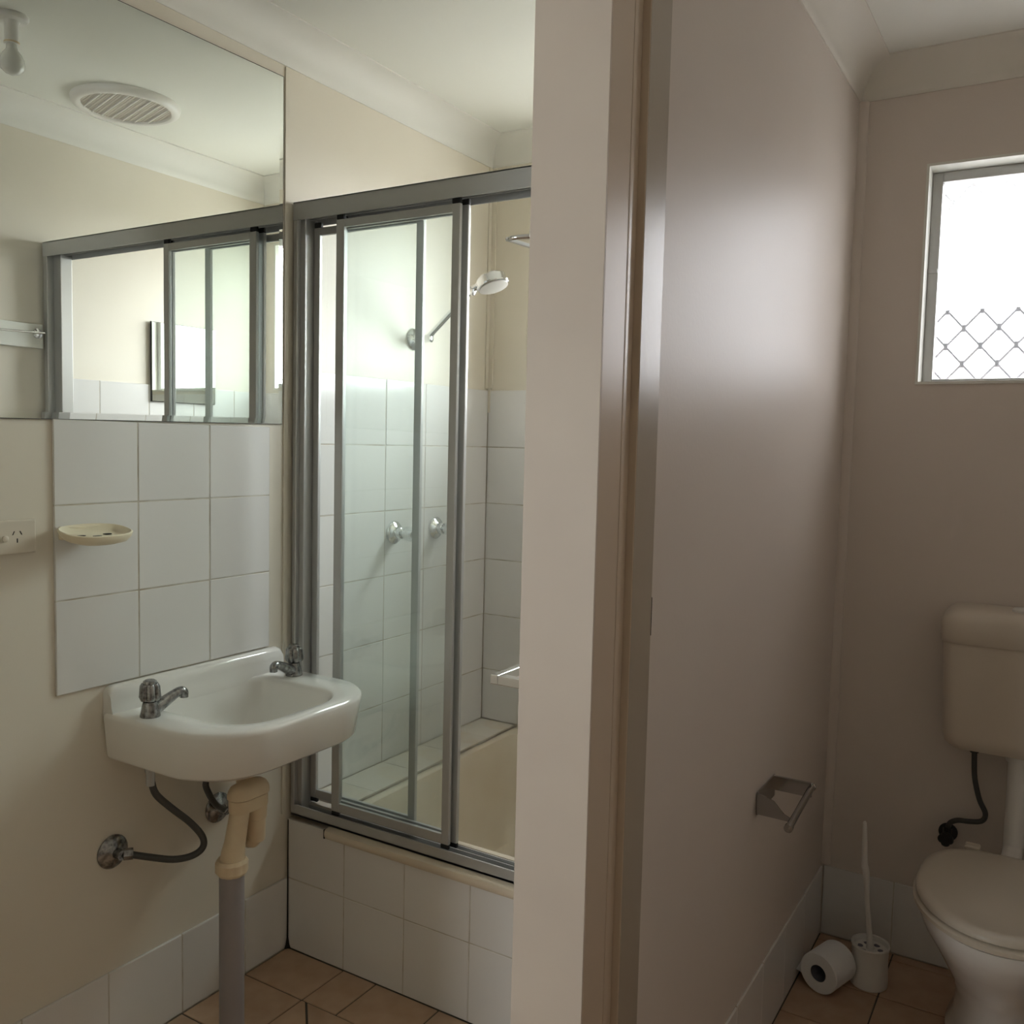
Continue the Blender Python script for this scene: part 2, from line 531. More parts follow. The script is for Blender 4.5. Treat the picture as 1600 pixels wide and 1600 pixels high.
# floor tiles -- bathroom bay
FG = 0.004


def floor_row(y0, y1, xcuts):
    for x0, x1 in zip(xcuts, xcuts[1:]):
        tile(floor, 2, 0.0, x0, x1, y0, y1, 1, 0.007, 'floor_tile', FG, 'tile', 0.0012)


B().box((XLT, -1.55, -0.0074), (XQ, YTT, -0.0026)).build('grout', 'floor_grout', floor)
floor_row(-0.155, 0.0, [0.0, 0.205, 0.317, 0.517, 0.717, 0.917, XRT])
rows_y = [-0.155 - 0.2 * k for k in range(8)]
for k, (y1, y0) in enumerate(zip(rows_y, rows_y[1:])):
    xc = [0.0, 0.205] + [0.405 + 0.2 * j for j in range(9)] + [XQ]
    if k == 0:
        # tile cut on the diagonal where the floor falls to the waste
        floor_row(y0, y1, [0.0, 0.205])
        floor_row(y0, y1, xc[2:])
        for pts in (((0.2075, -0.1575), (0.218, -0.1575), (0.403, -0.3415), (0.403, -0.353), (0.2075, -0.353)), ((0.2265, -0.1575), (0.403, -0.1575), (0.403, -0.334))):
            bb = B()
            bb.loft([[(x, y, z) for x, y in pts] for z in (-0.007, 0.0)])
            bb.build('tile', 'floor_tile', floor)
    else:
        floor_row(y0, y1, xc)
# toilet bay and the strip beside the partition end
ty = [-0.155, -0.125, 0.075, 0.275, 0.475, 0.675, 0.875, YTT]
for y0, y1 in zip(ty, ty[1:]):
    floor_row(y0, y1, [XTT, 1.4325, 1.6325, 1.8325, 2.0325, XQ])

# ------------------------------------------------------------------ windows
def window(n, x0, x1, z0, z1, yin, depth, label, pm_up, pm_low, stile=None, glare_split=None, grille=False):
    root = bpy.data.objects.new('window_%d' % n, None)
    C.objects.link(root)
    root.location = ((x0 + x1) / 2, yin, z0)
    struct(root, label, 'window')
    # painted reveal lining the opening
    t = 0.007
    b = B()
    ya, yb = yin - 0.004, yin + depth
    b.box((x0, ya, z0), (x0 + t, yb, z1)).box((x1 - t, ya, z0), (x1, yb, z1))
    b.box((x0 + t, ya, z1 - t), (x1 - t, yb, z1), 0.0).box((x0 + t, ya, z0), (x1 - t, yb, z0 + t), 0.0)
    b.build('reveal', 'trimwhite', root)
    fx0, fx1, fz0, fz1 = x0 + t, x1 - t, z0 + t, z1 - t
    yf = yin + depth - 0.050
    b = B()
    fw = 0.026
    b.box((fx0, yf, fz0), (fx0 + fw, yf + 0.04, fz1), 0.0015).box((fx1 - fw, yf, fz0), (fx1, yf + 0.04, fz1), 0.0015)
    b.box((fx0 + fw, yf, fz1 - fw), (fx1 - fw, yf + 0.04, fz1), 0.0015).box((fx0 + fw, yf, fz0), (fx1 - fw, yf + 0.04, fz0 + 0.012), 0.0015)
    b.build('frame', 'alu_light', root)
    gx0, gx1, gz0, gz1 = fx0 + fw, fx1 - fw, fz0 + 0.012, fz1 - fw
    if stile:
        B().box((stile - 0.024, yf + 0.006, gz0), (stile + 0.024, yf + 0.034, gz1), 0.002).build('meeting_stile', 'alu', root)
        B().box((gx0, yf + 0.018, gz0), (stile - 0.02, yf + 0.022, gz1)).build('pane', pm_up, root)
        B().box((stile + 0.02, yf + 0.026, gz0), (gx1, yf + 0.030, gz1)).build('pane', pm_low, root)
    if glare_split:
        B().box((gx0, yf + 0.016, glare_split), (gx1, yf + 0.020, gz1)).build('pane', pm_up, root)
        B().box((gx0, yf + 0.016, gz0), (gx1, yf + 0.020, glare_split)).build('pane', pm_low, root)
        B().box((fx0 - 0.002, yf - 0.006, 1.900), (fx0 + fw - 0.002, yf, 1.912), 0.001).build('latch', 'alu', root)
    if grille:
        b = B()
        yg = yf + 0.062
        px, pz = 0.0865, 0.098
        ox, oz = 1.505, 1.755

        for i in range(-12, 20):
            for j in range(-8, 8):
                for h in (0, 0.5):
                    cx_, cz_ = ox + (i + h) * px, oz + (j + h) * pz
                    if not (gx0 - 0.03 < cx_ < gx1 + 0.03 and gz0 - 0.05 < cz_ < gz1 + 0.05):
                        continue
                    b.box((cx_ - 0.0058, yg - 0.004, cz_ - 0.0100), (cx_ + 0.0058, yg + 0.004, cz_ + 0.0100), 0.002, 1)
                    for s in (-1, 1):
                        b.tube([(cx_, yg, cz_), (cx_ + s * px / 2, yg, cz_ + pz / 2)], 0.0033, n=5, caps=False)
        b.build('security_mesh', 'grey_mesh', root)
    return root


M['trimwhite'] = mat('white_gloss_trim_paint', (0.76, 0.76, 0.70), 0.3)
window(1, WX0, WX1, WZ0, WZ1, YB, 0.12, 'sliding aluminium window high above the bath', 'pane', 'pane', stile=0.735)
window(2, TX0, TX1, TZ0, TZ1, YT, 0.120, 'aluminium window with diamond security mesh above the cistern', 'obscure', 'obscure_low', glare_split=1.80, grille=True)

# ------------------------------------------------------------------ mirror above the basin
mir = thing('wall_mirror', 'large frameless mirror with ground edges above the basin', 'mirror', (XL, -0.5, 1.44))
y0, y1, z0, z1 = -0.95, -0.0275, 1.4445, 2.332


def tilt(y, z):
    return z + 0.0138 * (y + 0.034)


def mrect(ins, x):
    return [(x, y, tilt(y, z)) for y, z in ((y0 + ins, z0 + ins), (y1 - ins, z0 + ins), (y1 - ins, z1 - ins), (y0 + ins, z1 - ins))]


b = B()
b.loft([mrect(0.0015, XL + 0.0048), mrect(0.015, XL + 0.006)], cap0=False, cap1=True)
b.build('glass', 'mirror', mir)
b = B()
b.loft([mrect(0.0, XL + 0.0002), mrect(0.0, XL + 0.0046)])
b.build('backing', 'mirror_edge', mir)

# ------------------------------------------------------------------ shower screen
scr = thing('shower_screen', 'three-panel sliding glass shower screen in grey aluminium', 'shower screen', (0.56, 0.03, 0.376))
X0, X1 = XLT + 0.001, XRT - 0.001
b = B()
b.box((X0, 0.006, 1.977), (X1, 0.010, 2.024), 0.0008).box((X0, 0.006, 2.020), (X1, 0.078, 2.024), 0.0008).box((X0, 0.074, 1.975), (X1, 0.078, 2.022), 0.0008)
b.box((X0, 0.0275, 1.985), (X1, 0.0295, 2.021)).box((X0, 0.0475, 1.985), (X1, 0.0495, 2.021))
b.build('head_rail', 'alu', scr)
b = B()
b.box((X0, 0.008, 0.3765), (X1, 0.012, 0.408), 0.0012).box((X0, 0.008, 0.3765), (X1, 0.066, 0.384), 0.001).box((X0, 0.029, 0.380), (X1, 0.0310, 0.395)).box((X0, 0.0480, 0.380), (X1, 0.0500, 0.398)).box((X0, 0.063, 0.380), (X1, 0.066, 0.400))
b.build('bottom_track', 'alu', scr)
for a0, a1, s in ((X0, X0 + 0.030, 1), (X1 - 0.060, X1, -1)):
    b = B()
    if s > 0:
        b.box((a0, 0.007, 0.385), (a0 + 0.014, 0.070, 1.985), 0.002).box((a0 + 0.012, 0.020, 0.385), (a1, 0.066, 1.985), 0.0015)
    else:
        b.box((a1 - 0.022, 0.007, 0.385), (a1, 0.070, 1.985), 0.002).box((a0, 0.030, 0.385), (a1 - 0.02, 0.070, 1.985), 0.0015)
    b.build('wall_jamb', 'alu_light' if s < 0 else 'alu', scr)


def panel(x0, x1, yf, zt, zb, wl=0.026, wr=0.024, top=0.020, bot=0.024):
    th = 0.011
    fr = B()
    fr.box((x0, yf, zb), (x0 + wl, yf + th, zt), 0.0018).box((x1 - wr, yf, zb), (x1, yf + th, zt), 0.0018)
    fr.box((x0 + wl, yf + 0.001, zt - top), (x1 - wr, yf + th - 0.001, zt), 0.001).box((x0 + wl, yf + 0.001, zb), (x1 - wr, yf + th - 0.001, zb + bot), 0.001)
    p = fr.build('sliding_panel', 'alu', scr)
    B().box((x0 + wl - 0.003, yf + 0.004, zb + bot - 0.003), (x1 - wr + 0.003, yf + 0.008, zt - top + 0.003)).build('pane', 'screen_glass', p)
    for cx in (x0 + 0.012, x1 - 0.012):
        B().box((cx - 0.012, yf + 0.001, zt), (cx + 0.012, yf + th - 0.001, zt + 0.014), 0.002).build('roller_block', 'rubber', p)
        B().box((cx - 0.012, yf + 0.001, zb - 0.012), (cx + 0.012, yf + th - 0.001, zb), 0.002).build('guide_block', 'rubber', p)
    return p


panel(0.1440, 0.5265, 0.0130, 1.9665, 0.4190, wl=0.026, wr=0.022)
panel(0.1360, 0.5370, 0.0330, 1.9660, 0.4185, wl=0.020, wr=0.026)
panel(0.0320, 0.3930, 0.0510, 1.9640, 0.4200, wl=0.020, wr=0.022)

# ------------------------------------------------------------------ bath
bath = thing('shower_bath', 'cream enamel shower bath behind the glass screen', 'bath', (0.63, 0.48, 0.0))


def rrect(x0, x1, y0, y1, r, z, n=6):
    pts = []
    for cx, cy, a0 in ((x1 - r, y1 - r, 0), (x0 + r, y1 - r, PI / 2), (x0 + r, y0 + r, PI), (x1 - r, y0 + r, 1.5 * PI)):
        for k in range(n + 1):
            a = a0 + k / n * PI / 2
            pts.append((cx + r * math.cos(a), cy + r * math.sin(a), z))
    return pts


b = B()
bx0, bx1, by0, by1 = 0.1435, XRT - 0.001, -0.010, YBT - 0.001
R = [rrect(bx0, bx1, 0.068, by1, 0.008, 0.3755), rrect(bx0, bx1, 0.068, by1, 0.008, 0.4010), rrect(bx0 + 0.003, bx1 - 0.003, 0.071, by1 - 0.003, 0.010, 0.4035),
     rrect(bx0 + 0.016, bx1 - 0.035, 0.080, by1 - 0.014, 0.05, 0.4035), rrect(bx0 + 0.025, bx1 - 0.048, 0.088, by1 - 0.024, 0.08, 0.398),
     rrect(bx0 + 0.034, bx1 - 0.060, 0.095, by1 - 0.036, 0.11, 0.350), rrect(bx0 + 0.055, bx1 - 0.075, 0.115, by1 - 0.055, 0.13, 0.24),
     rrect(bx0 + 0.075, bx1 - 0.095, 0.140, by1 - 0.075, 0.14, 0.13), rrect(bx0 + 0.11, bx1 - 0.13, 0.18, by1 - 0.11, 0.14, 0.085),
     rrect(bx0 + 0.17, bx1 - 0.19, 0.24, by1 - 0.17, 0.12, 0.075)]
b.loft(R, cap0=False, cap1=True)
b.build('tub', 'bath', bath, smooth=40)
b = B()
prof = [(0.069, 0.3755), (-0.006, 0.3750), (-0.011, 0.3715), (-0.0125, 0.364), (-0.0115, 0.355), (-0.007, 0.3485), (-0.002, 0.3475), (-0.0018, 0.3720), (0.069, 0.3720)]
b.loft([[(x, y, z) for y, z in prof] for x in (bx0, XRT - 0.002)])
b.build('front_lip', 'bath', bath, smooth=40)
b = B()
b.loft([[(bx0, 0.0, 0.348), (bx0, -0.0125, 0.350), (bx0, -0.0125, 0.374), (bx0, 0.0, 0.374)], [(bx0 - 0.0025, 0.0, 0.348), (bx0 - 0.0025, -0.0125, 0.350), (bx0 - 0.0025, -0.0125, 0.374), (bx0 - 0.0025, 0.0, 0.374)]])
b.build('lip_gap', 'black_rust', bath)
B().lathe([(0.0, 0.0), (0.030, 0.0), (0.030, 0.003), (0.022, 0.004), (0.0, 0.0035)], (0.63, 0.30, 0.0752)).build('waste', 'chrome', bath, smooth=40)
B().box((0.330, 0.862, 0.325), (0.339, 0.871, 0.331), 0.001).build('rust_chip', 'dark', bath)

# ------------------------------------------------------------------ shower rose, taps, shelf
sh = thing('wall_shower', 'chrome shower arm with round head on the alcove wall', 'shower', (XL, 0.536, 1.727))
B().lathe([(0.034, 0.0), (0.034, 0.004), (0.030, 0.009), (0.016, 0.014), (0.013, 0.03), (0.012, 0.062), (0.0118, 0.070), (0.006, 0.073)], (XL, 0.536, 1.727), (1, 0, 0)).build('wall_flange', 'chrome', sh, smooth=35)
B().tube([(0.045, 0.536, 1.727), (0.060, 0.536, 1.738), (0.205, 0.538, 1.862)], 0.0085, smooth=5).build('arm', 'chrome', sh, smooth=60)
B().lathe([(0.010, -0.012), (0.013, -0.010), (0.013, 0.012), (0.010, 0.014)], (0.208, 0.538, 1.864), (0.9, 0, -0.25)).tube([(0.205, 0.538, 1.862), (0.228, 0.538, 1.876), (0.245, 0.538, 1.880)], [0.012, 0.008, 0.011]).build('swivel', 'chrome', sh, smooth=50)
ax = Vector((0.36, -0.02, -0.93)).normalized()
hc = Vector((0.276, 0.538, 1.900))
hd = B().lathe([(0.018, -0.004), (0.038, -0.002), (0.044, 0.004), (0.046, 0.022), (0.049, 0.026), (0.049, 0.031), (0.044, 0.034)], hc, ax, n=36).build('shower_head', 'chrome', sh, smooth=35)
B().lathe([(0.044, 0.0), (0.044, 0.002), (0.030, 0.0045), (0.0, 0.0055)], hc + ax * 0.0335, ax, n=36).build('spray_face', 'white_plastic', hd, smooth=35)


def lobed(b, base, axis, r0, r1, h, lobes=4, amp=0.16, n=40, seg=6):
    ax_ = Vector(axis).normalized()
    t = Vector((0, 0, 1)) if abs(ax_.z) < 0.9 else Vector((1, 0, 0))
    u = ax_.cross(t).normalized()
    v = ax_.cross(u)
    rings = []
    for k in range(seg + 1):
        s = k / seg
        rr = (r0 + (r1 - r0) * s) * (1.0 if 0 < k < seg else 0.86)
        rings.append([Vector(base) + ax_ * h * s + (u * math.cos(a) + v * math.sin(a)) * rr * (1 + amp * math.copysign(abs(math.cos(lobes * a / 2)) ** 0.7, 1) - amp) for a in [2 * PI * i / n for i in range(n)]])
    b.loft(rings)
    return b


for yy, lab in ((0.444, 'chrome shower tap on the alcove wall, nearer the basin'), (0.662, 'chrome shower tap on the alcove wall, nearer the window')):
    t = thing('shower_tap', lab, 'tap', (XLT, yy, 1.125), 'taps on the shower wall')
    B().lathe([(0.036, 0.0), (0.036, 0.004), (0.031, 0.010), (0.022, 0.013), (0.018, 0.018), (0.018, 0.034), (0.014, 0.036), (0.014, 0.042)], (XLT + 0.0005, yy, 1.125), (1, 0, 0)).build('flange', 'chrome', t, smooth=35)
    b = B()
    lobed(b, (XLT + 0.040, yy, 1.125), (1, 0, 0), 0.021, 0.026, 0.042, 4, 0.34)
    b.lathe([(0.014, 0.0), (0.013, 0.004), (0.0, 0.0055)], (XLT + 0.0825, yy, 1.125), (1, 0, 0))
    b.build('handle', 'chrome', t, smooth=50)

t = thing('towel_bar', 'square chrome towel bar low beside the partition edge', 'towel bar', (XR, -0.40, 1.04))
B().box((1.047, -0.632, 1.046), (1.060, -0.16, 1.060), 0.001).build('bar', 'chrome', t)
for yy in (-0.632, -0.174):
    B().box((1.060, yy, 1.046), (XR - 0.004, yy + 0.014, 1.060), 0.001).build('post', 'chrome', t)
    B().box((XR - 0.0045, yy - 0.008, 1.034), (XR - 0.0003, yy + 0.022, 1.072), 0.001).build('wall_plate', 'chrome', t)

# small shaving mirror on the right-hand shower wall (seen in the big mirror)
t = thing('shaving_mirror', 'small square mirror on the shower wall, seen in the big mirror', 'mirror', (XRT, 0.56, 1.53))
B().box((XRT - 0.0085, 0.416, 1.533), (XRT - 0.0045, 0.705, 1.820)).build('glass', 'mirror', t)
B().box((XRT - 0.0044, 0.414, 1.531), (XRT - 0.0004, 0.707, 1.822)).build('backing', 'mirror_edge', t)

# towel rail with white board (seen in the mirror)
t = thing('towel_rail', 'chrome towel rail on a white board beside the screen, seen in the mirror', 'towel rail', (XR, -0.3, 1.70))
B().box((XR - 0.018, -0.640, 1.680), (XR - 0.0002, -0.002, 1.757), 0.002).build('board', 'trimwhite', t)
XB = XR - 0.018
B().tube([(XB - 0.004, -0.622, 1.7075), (1.090, -0.626, 1.7070), (1.076, -0.630, 1.7065), (1.064, -0.630, 1.7060), (1.0585, -0.622, 1.7060), (1.058, -0.606, 1.7065), (1.058, -0.35, 1.716), (1.058, -0.050, 1.7255), (1.0585, -0.034, 1.726), (1.063, -0.025, 1.7265), (1.074, -0.022, 1.727), (XB - 0.004, -0.022, 1.727)], 0.0034, n=10, smooth=4).build('rail', 'chrome', t, smooth=60)
for yy, zz in ((-0.622, 1.7075), (-0.022, 1.727)):
    B().lathe([(0.016, 0.0), (0.016, 0.003), (0.011, 0.005), (0.006, 0.007)], (XB, yy, zz), (-1, 0, 0), n=24).build('bracket', 'chrome', t, smooth=40)

# ------------------------------------------------------------------ ceiling fan grille + lamp (seen in the mirror)
t = thing('exhaust_fan', 'round white ceiling exhaust fan grille, seen in the mirror', 'fan', (0.83, 0.115, H))
cx, cy = 0.83, 0.115
b = B()
b.lathe([(0.162, 0.0), (0.162, -0.006), (0.159, -0.016), (0.150, -0.022), (0.141, -0.023), (0.134, -0.020), (0.132, -0.014), (0.132, 0.0)], (cx, cy, H), (0, 0, 1), n=56, cap0=False, cap1=False)
b.build('rim', 'white_plastic', t, smooth=40)
B().lathe([(0.0, -0.010), (0.133, -0.010), (0.133, -0.013), (0.0, -0.013)], (cx, cy, H), n=40).build('backing', 'louvre', t)
u = Vector((0.96, 0.28, 0))
v = Vector((-0.28, 0.96, 0))
for k in range(-15, 16):
    d = k * 0.0084
    L = math.sqrt(max(0.132 ** 2 - d * d, 0))
    if L < 0.01:
        continue
    big = (k % 4 == 0)
    wth = 0.0017 if big else 0.0009
    hh = 0.0175 if big else 0.0145
    p = Vector((cx, cy, H)) + v * d
    b = B()
    b.loft([[p + u * s * L + v * q * wth + Vector((0, 0, zz_)) for q, zz_ in ((-1, -0.012), (1, -0.012), (1, -hh), (-1, -hh))] for s in (-1, 1)])
    b.build('slat', 'white_plastic' if big else 'louvre', t)
t = thing('ceiling_lamp', 'bare white bulb in a batten holder, seen in the mirror', 'lamp', (0.56, -0.41, H))
B().lathe([(0.040, 0.0), (0.040, -0.006), (0.036, -0.012), (0.020, -0.014), (0.0165, -0.020), (0.0165, -0.062), (0.018, -0.064), (0.018, -0.070), (0.0, -0.070)], (0.56, -0.41, H), n=28).build('batten_holder', 'white_plastic', t, smooth=35)
B().lathe([(0.0182, -0.064), (0.0186, -0.066), (0.0182, -0.068)], (0.56, -0.41, H), n=28).build('ring', 'pvc', t, smooth=35)
B().lathe([(0.012, -0.068), (0.0135, -0.082), (0.0220, -0.093), (0.0280, -0.106), (0.0295, -0.117), (0.0265, -0.130), (0.017, -0.139), (0.008, -0.143), (0.0, -0.144)], (0.56, -0.41, H), n=28).build('bulb', 'bulb', t, smooth=60)

# ------------------------------------------------------------------ basin
bas = thing('wash_basin', 'white wall-hung china wash basin with two taps', 'basin', (0.0, -0.30, 0.70))


def dshape(x1, y0, y1, r, z, x0=XL, rb=0.012, n=10):
    pts = []
    for cx, cy, a0, rr in ((x1 - r, y1 - r, 0, r), (x0 + rb, y1 - rb, PI / 2, rb), (x0 + rb, y0 + rb, PI, rb), (x1 - r, y0 + r, 1.5 * PI, r)):
        for k in range(n + 1):
            a = a0 + k / n * PI / 2
            pts.append((cx + rr * math.cos(a), cy + rr * math.sin(a), z))
    return pts


BY0, BY1, BXF = -0.562, -0.036, 0.372
b = B()
R = [dshape(BXF - 0.16, BY0 + 0.15, BY1 - 0.15, 0.06, 0.636, XL + 0.06), dshape(BXF - 0.11, BY0 + 0.10, BY1 - 0.10, 0.10, 0.655, XL + 0.02), dshape(BXF - 0.07, BY0 + 0.05, BY1 - 0.05, 0.12, 0.692, XL + 0.001), dshape(BXF - 0.022, BY0 + 0.013, BY1 - 0.013, 0.145, 0.696, XL + 0.001),
     dshape(BXF - 0.014, BY0 + 0.008, BY1 - 0.008, 0.150, 0.703, XL + 0.001), dshape(BXF - 0.004, BY0 + 0.002, BY1 - 0.002, 0.155, 0.770, XL + 0.001),
     dshape(BXF, BY0, BY1, 0.155, 0.789, XL + 0.001), dshape(BXF - 0.002, BY0 + 0.002, BY1 - 0.002, 0.153, 0.796, XL + 0.001),
     dshape(BXF - 0.008, BY0 + 0.008, BY1 - 0.008, 0.148, 0.8005, XL + 0.006),
     dshape(BXF - 0.038, BY0 + 0.088, BY1 - 0.088, 0.105, 0.7990, XL + 0.030, 0.05), dshape(BXF - 0.043, BY0 + 0.094, BY1 - 0.094, 0.102, 0.796, XL + 0.032, 0.05),
     dshape(BXF - 0.047, BY0 + 0.099, BY1 - 0.099, 0.10, 0.786, XL + 0.034, 0.05), dshape(BXF - 0.060, BY0 + 0.112, BY1 - 0.112, 0.10, 0.735, XL + 0.040, 0.05),
     dshape(BXF - 0.080, BY0 + 0.132, BY1 - 0.132, 0.09, 0.690, XL + 0.055, 0.05), dshape(BXF - 0.112, BY0 + 0.165, BY1 - 0.165, 0.07, 0.668, XL + 0.085, 0.05), dshape(BXF - 0.17, BY0 + 0.21, BY1 - 0.21, 0.03, 0.662, XL + 0.14, 0.03)]
b.loft(R)
b.build('bowl', 'porcelain', bas, smooth=45)
b = B()
prof = [(XL + 0.0005, 0.792), (XL + 0.0005, 0.857), (XL + 0.012, 0.858), (XL + 0.021, 0.855), (XL + 0.026, 0.848), (XL + 0.028, 0.830), (XL + 0.030, 0.812), (XL + 0.034, 0.800), (XL + 0.034, 0.785)]
ys_ = [BY0 + 0.006, BY0 + 0.012, BY0 + 0.022, BY1 - 0.022, BY1 - 0.012, BY1 - 0.006]
dz = [-0.012, -0.004, 0, 0, -0.004, -0.012]
b.loft([[(x, y, (z + d) if z > 0.84 else z) for x, z in prof] for y, d in zip(ys_, dz)])
b.build('back_ledge', 'porcelain', bas, smooth=50)
b = B().lathe([(0.0, 0.0), (0.024, 0.0), (0.024, 0.003), (0.016, 0.004), (0.014, 0.001), (0.0, 0.001)], (0.165, -0.30, 0.6622))
b.build('waste', 'chrome', bas, smooth=40)


def basin_tap(x, y, diry, lab):
    zt = 0.7995
    t = thing('basin_tap', lab, 'tap', (x, y, zt), 'pillar taps on the basin')
    B().lathe([(0.0215, 0.0), (0.0215, 0.003), (0.020, 0.008), (0.0160, 0.028), (0.0148, 0.033), (0.011, 0.035), (0.011, 0.042)], (x, y, zt), n=24).build('body', 'oldchrome', t, smooth=35)
    d = Vector((0.12, diry, 0)).normalized()
    P = Vector((x, y, zt + 0.011))
    sp = B().tube([P, P + d * 0.020 + Vector((0, 0, 0.008)), P + d * 0.058 + Vector((0, 0, 0.026)), P + d * 0.074 + Vector((0, 0, 0.031)), P + d * 0.081 + Vector((0, 0, 0.027)), P + d * 0.082 + Vector((0, 0, 0.020))], [0.0155, 0.0145, 0.0108, 0.0098, 0.0102, 0.0098], smooth=4).build('spout', 'oldchrome', t, smooth=60)
    B().lathe([(0.0096, 0.0), (0.0096, 0.006)], P + d * 0.082 + Vector((0, 0, 0.015)), n=16).build('aerator', 'oldchrome', sp, smooth=40)
    b = B()
    lobed(b, (x, y, zt + 0.037), (0, 0, 1), 0.0245, 0.0215, 0.036, 6, 0.2, n=60)
    h = b.build('handle', 'oldchrome', t, smooth=40)
    B().lathe([(0.0145, 0.0), (0.0140, 0.006), (0.010, 0.0085), (0.004, 0.0085), (0.003, 0.006), (0.0, 0.006)], (x, y, zt + 0.0725), n=20).build('cap', 'oldchrome', h, smooth=40)
    return t


basin_tap(0.103, -0.518, 1, 'tarnished chrome basin tap at the near end of the basin, below the soap dish')
basin_tap(0.098, -0.080, -1, 'tarnished chrome basin tap at the far end of the basin, beside the screen')

# waste trap and pipe
tr = thing('basin_trap', 'cream plastic waste trap on a grey pipe under the basin', 'pipe', (0.165, -0.35, 0.0))
Xp = 0.170
b = B().lathe([(0.018, 0.0), (0.018, 0.040)], (Xp - 0.03, -0.285, 0.600), n=24)
b.build('tail_pipe', 'pvc', tr, smooth=40)
B().lathe([(0.031, 0.0), (0.031, 0.016), (0.028, 0.018)], (Xp - 0.03, -0.285, 0.617), n=8).build('tail_nut', 'pvc', tr, smooth=25)
B().tube([(Xp - 0.03, -0.285, 0.618), (Xp - 0.03, -0.283, 0.52), (Xp - 0.028, -0.282, 0.470), (Xp - 0.012, -0.281, 0.450), (Xp, -0.280, 0.462)], 0.0195, n=18, smooth=4).build('inlet_leg', 'pvc', tr, smooth=60)
# domed cap bridging both legs
def stadium(r, z):
    pts = []
    for cyy, a0 in ((-0.274, 0.0), (-0.325, PI)):
        for k in range(13):
            a = a0 + k / 12 * PI
            pts.append((Xp + r * math.cos(a), cyy + r * math.sin(a), z))
    return pts


B().loft([stadium(0.0255, 0.538), stadium(0.0265, 0.541), stadium(0.0265, 0.5675)]).build('bridge', 'pvc', tr, smooth=40)
B().loft([stadium(0.0225, 0.5676), stadium(0.0225, 0.5702), stadium(0.0296, 0.5704), stadium(0.0298, 0.575), stadium(0.0280, 0.586), stadium(0.0225, 0.5955), stadium(0.0150, 0.6005), stadium(0.006, 0.6025)]).build('cap', 'pvc', tr, smooth=40)
B().lathe([(0.0, 0.0), (0.006, -0.002), (0.012, 0.0), (0.0205, 0.006), (0.0220, 0.018), (0.0215, 0.022), (0.0225, 0.060), (0.0250, 0.062), (0.0258, 0.098)], (Xp, -0.276, 0.446), n=24).build('trap_cup', 'pvc', tr, smooth=35)
B().tube([(Xp, -0.275, 0.445), (Xp, -0.282, 0.440), (Xp, -0.288, 0.444)], 0.0022, n=8).build('cup_ring', 'dark', tr, smooth=50)
d_ = Vector((0, -0.027, -0.125)).normalized()
B().lathe([(0.0250, 0.0), (0.0250, 0.006), (0.0225, 0.010), (0.0245, 0.092), (0.0255, 0.096), (0.0255, 0.100), (0.0275, 0.112), (0.0275, 0.132)], (Xp, -0.322, 0.556), d_, n=28).build('outlet_leg', 'pvc', tr, smooth=30)
b = B()
lobed(b, (Xp, -0.350, 0.398), (0, 0, 1), 0.0375, 0.0375, 0.036, 10, 0.05, n=60, seg=5)
b.build('pipe_nut', 'pvc', tr, smooth=30)
B().lathe([(0.0285, 0.0), (0.0285, 0.402)], (Xp, -0.350, 0.0), n=32).build('waste_pipe', 'greypvc', tr, smooth=40)

# water hoses and wall flanges
t = thing('water_hose', 'dark flexible hose looping from the near tap to the wall', 'hose', (0.05, -0.5, 0.48))
B().lathe([(0.038, 0.0), (0.038, 0.003), (0.032, 0.009), (0.015, 0.013), (0.011, 0.016), (0.011, 0.036)], (XL + 0.0005, -0.537, 0.476), (1, 0, 0), n=28).build('wall_flange', 'oldchrome', t, smooth=35)
B().lathe([(0.013, 0.0), (0.013, 0.020)], (XL + 0.030, -0.530, 0.474), (0.55, 0.83, -0.05), n=6).build('connector', 'oldchrome', t, smooth=25)
B().tube([(0.035, -0.520, 0.473), (0.060, -0.490, 0.462), (0.090, -0.450, 0.449), (0.105, -0.410, 0.446), (0.112, -0.385, 0.458), (0.115, -0.388, 0.486), (0.112, -0.420, 0.530), (0.106, -0.468, 0.580), (0.104, -0.505, 0.622), (0.103, -0.516, 0.655)], 0.0078, n=12, smooth=5).build('hose', 'hose', t, smooth=60)
B().lathe([(0.0095, 0.0), (0.0095, 0.030), (0.012, 0.031), (0.012, 0.045)], (0.103, -0.518, 0.646), n=10).build('upper_connector', 'alu_light', t, smooth=30)
t = thing('water_hose', 'dark flexible hose behind the waste trap, mostly hidden by the basin', 'hose', (0.05, -0.26, 0.49))
B().lathe([(0.038, 0.0), (0.038, 0.003), (0.032, 0.009), (0.015, 0.013), (0.011, 0.016), (0.011, 0.036)], (XL + 0.0005, -0.240, 0.478), (1, 0, 0), n=28).build('wall_flange', 'oldchrome', t, smooth=35)
B().lathe([(0.012, 0.0), (0.012, 0.022)], (XL + 0.028, -0.243, 0.480), (0.5, -0.7, 0.5), n=6).build('connector', 'oldchrome', t, smooth=25)
B().tube([(0.036, -0.258, 0.490), (0.058, -0.300, 0.520), (0.068, -0.330, 0.560), (0.070, -0.340, 0.590), (0.075, -0.32, 0.615), (0.085, -0.26, 0.622), (0.092, -0.16, 0.625), (0.098, -0.10, 0.645), (0.098, -0.082, 0.690)], 0.0075, n=12, smooth=5).build('hose', 'hose', t, smooth=60)

# soap dish and power point
t = thing('soap_dish', 'yellowed cream plastic soap dish stuck on the splashback', 'soap dish', (XLT, -0.605, 1.19))


